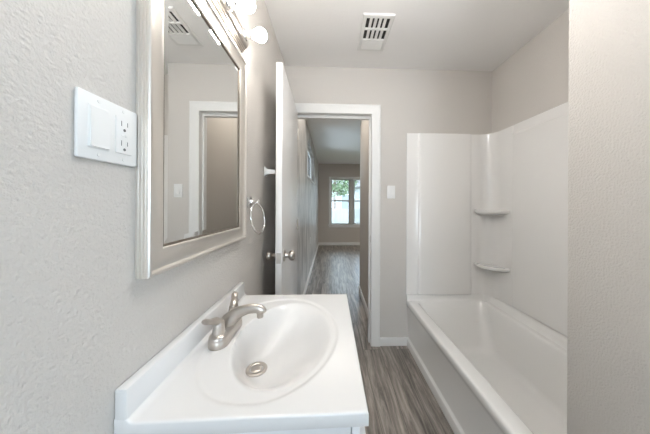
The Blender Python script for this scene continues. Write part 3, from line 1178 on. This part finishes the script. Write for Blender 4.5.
w.box(xw0, xw1, 3.53 + q, 4.99 - q, 1.68, 1.68 + q)
w.box(xw0, xw1, 3.53 + q, 4.99 - q, 2.24 - q, 2.24)
wo2 = w.build('sash', M['trim'], win2)
box(xw0 + 0.018, xw0 + 0.021, 3.53 + q, 4.99 - q, 1.68 + q, 2.24 - q).build('pane', M['glass'], wo2, 0)
box(HX - 0.06, HX + 0.012, 3.50, 5.02, 1.655, 1.682, bev=0.003).build('window_sill', M['trim'], win2)
# frame of the unseen window added behind the camera for light
win4 = thing('added_window_4', (0.15, -3.05, 0.77), 'unseen window added behind the camera for light', 'window', kind='structure')
w = MB()
w.box(-0.33, -0.29, -3.08, -3.04, 0.77, 2.13)
w.box(0.59, 0.63, -3.08, -3.04, 0.77, 2.13)
w.box(-0.29, 0.59, -3.08, -3.04, 0.77, 0.81)
w.box(-0.29, 0.59, -3.08, -3.04, 2.09, 2.13)
w.box(-0.29, 0.59, -3.08, -3.04, 1.43, 1.47)
w.build('sash', M['trim'], win4)

# ------------------------------------------------------------------ outside, through the far window
gz = -0.35
struct('ground', box(-14, 18, 7.2, 40, gz - 0.1, gz), M['lawn'], 'strip of green lawn outside the far window', 'lawn')
fe = thing('board_fence', (1.5, 12.0, gz), 'low grey board fence outside the far window', 'fence')
s = MB()
for i in range(70):
    x = -4 + i * 0.16
    s.box(x, x + 0.145, 12.0, 12.02, gz + 0.03, 0.98 + 0.01 * math.sin(i * 2.3), bev=0.004)
s.build('boards', M['fence'], fe, 0)
for zr in (0.05, 0.75):
    box(-4, 7.2, 12.02, 12.06, zr, zr + 0.09).build('rail', M['fence'], fe)
for i in range(6):
    box(-3.9 + i * 2.2, -3.8 + i * 2.2, 12.06, 12.15, gz, 1.0).build('post', M['fence'], fe)
hs = thing('neighbour_house', (2.0, 20, gz), 'pale sided neighbouring house beyond the fence', 'house')
s = MB()
for i in range(20):
    z = gz + i * 0.15
    s.ring_loft([[(x, 20.0, z + 0.15), (x, 19.97, z), (x, 26, z), (x, 26, z + 0.15)] for x in (-6, 9)])
s.build('walls', M['siding'], hs, 0)
s = MB()
s.ring_loft([[(x, 19.5, 2.62), (x, 19.5, 2.75), (x, 23.0, 4.3), (x, 26.5, 2.75), (x, 26.5, 2.62)] for x in (-6.5, 9.5)])
s.build('roof', M['shingle'], hs, 0)
for xw in (-2.0, 1.0, 4.5):
    f2 = MB()
    f2.box(xw - 0.06, xw + 1.16, 19.93, 19.99, 0.74, 0.80)
    f2.box(xw - 0.06, xw + 1.16, 19.93, 19.99, 2.0, 2.06)
    f2.box(xw - 0.06, xw, 19.93, 19.99, 0.80, 2.0)
    f2.box(xw + 1.1, xw + 1.16, 19.93, 19.99, 0.80, 2.0)
    fo = f2.build('window', M['trim'], hs)
    box(xw, xw + 1.1, 19.955, 19.965, 0.80, 2.0).build('pane', M['dark_pane'], fo)
# leafy tree by the fence
tx, ty = 0.3, 14.5
tree = thing('leafy_tree', (tx, ty, gz), 'leafy green tree outside the far window', 'tree')
s = MB()
s.tube([(tx, ty, gz), (tx + 0.05, ty, 0.8), (tx - 0.05, ty + 0.05, 1.8), (tx + 0.05, ty, 3.2)], [0.14, 0.11, 0.09, 0.05], 10, upv=(0, 1, 0))
s.tube([(tx - 0.03, ty, 1.7), (tx + 0.5, ty + 0.1, 2.4), (tx + 0.9, ty, 2.9)], [0.06, 0.045, 0.02], 8, upv=(0, 1, 0))
s.build('trunk', M['bark'], tree)
s = MB()
for k in range(1500):
    a = random.uniform(0, 2 * PI)
    u = random.uniform(-1, 1)
    r = random.uniform(0.35, 1.0) ** 0.6
    cx = tx + 1.5 * r * math.cos(a) * math.sqrt(1 - u * u)
    cy = ty + 1.2 * r * math.sin(a) * math.sqrt(1 - u * u)
    cz = 2.75 + 1.15 * r * u
    d1 = Vector((random.uniform(-1, 1), random.uniform(-1, 1), random.uniform(-1, 1))).normalized() * 0.11
    d2 = d1.cross(Vector((random.uniform(-1, 1), random.uniform(-1, 1), random.uniform(-1, 1)))).normalized() * 0.05
    c0 = Vector((cx, cy, cz))
    vs = [s.bm.verts.new(c0 + q_) for q_ in (-d1, d2, d1, -d2)]
    s.bm.faces.new(vs)
s.build('foliage', M['leaf'], tree, 0, solid=False)
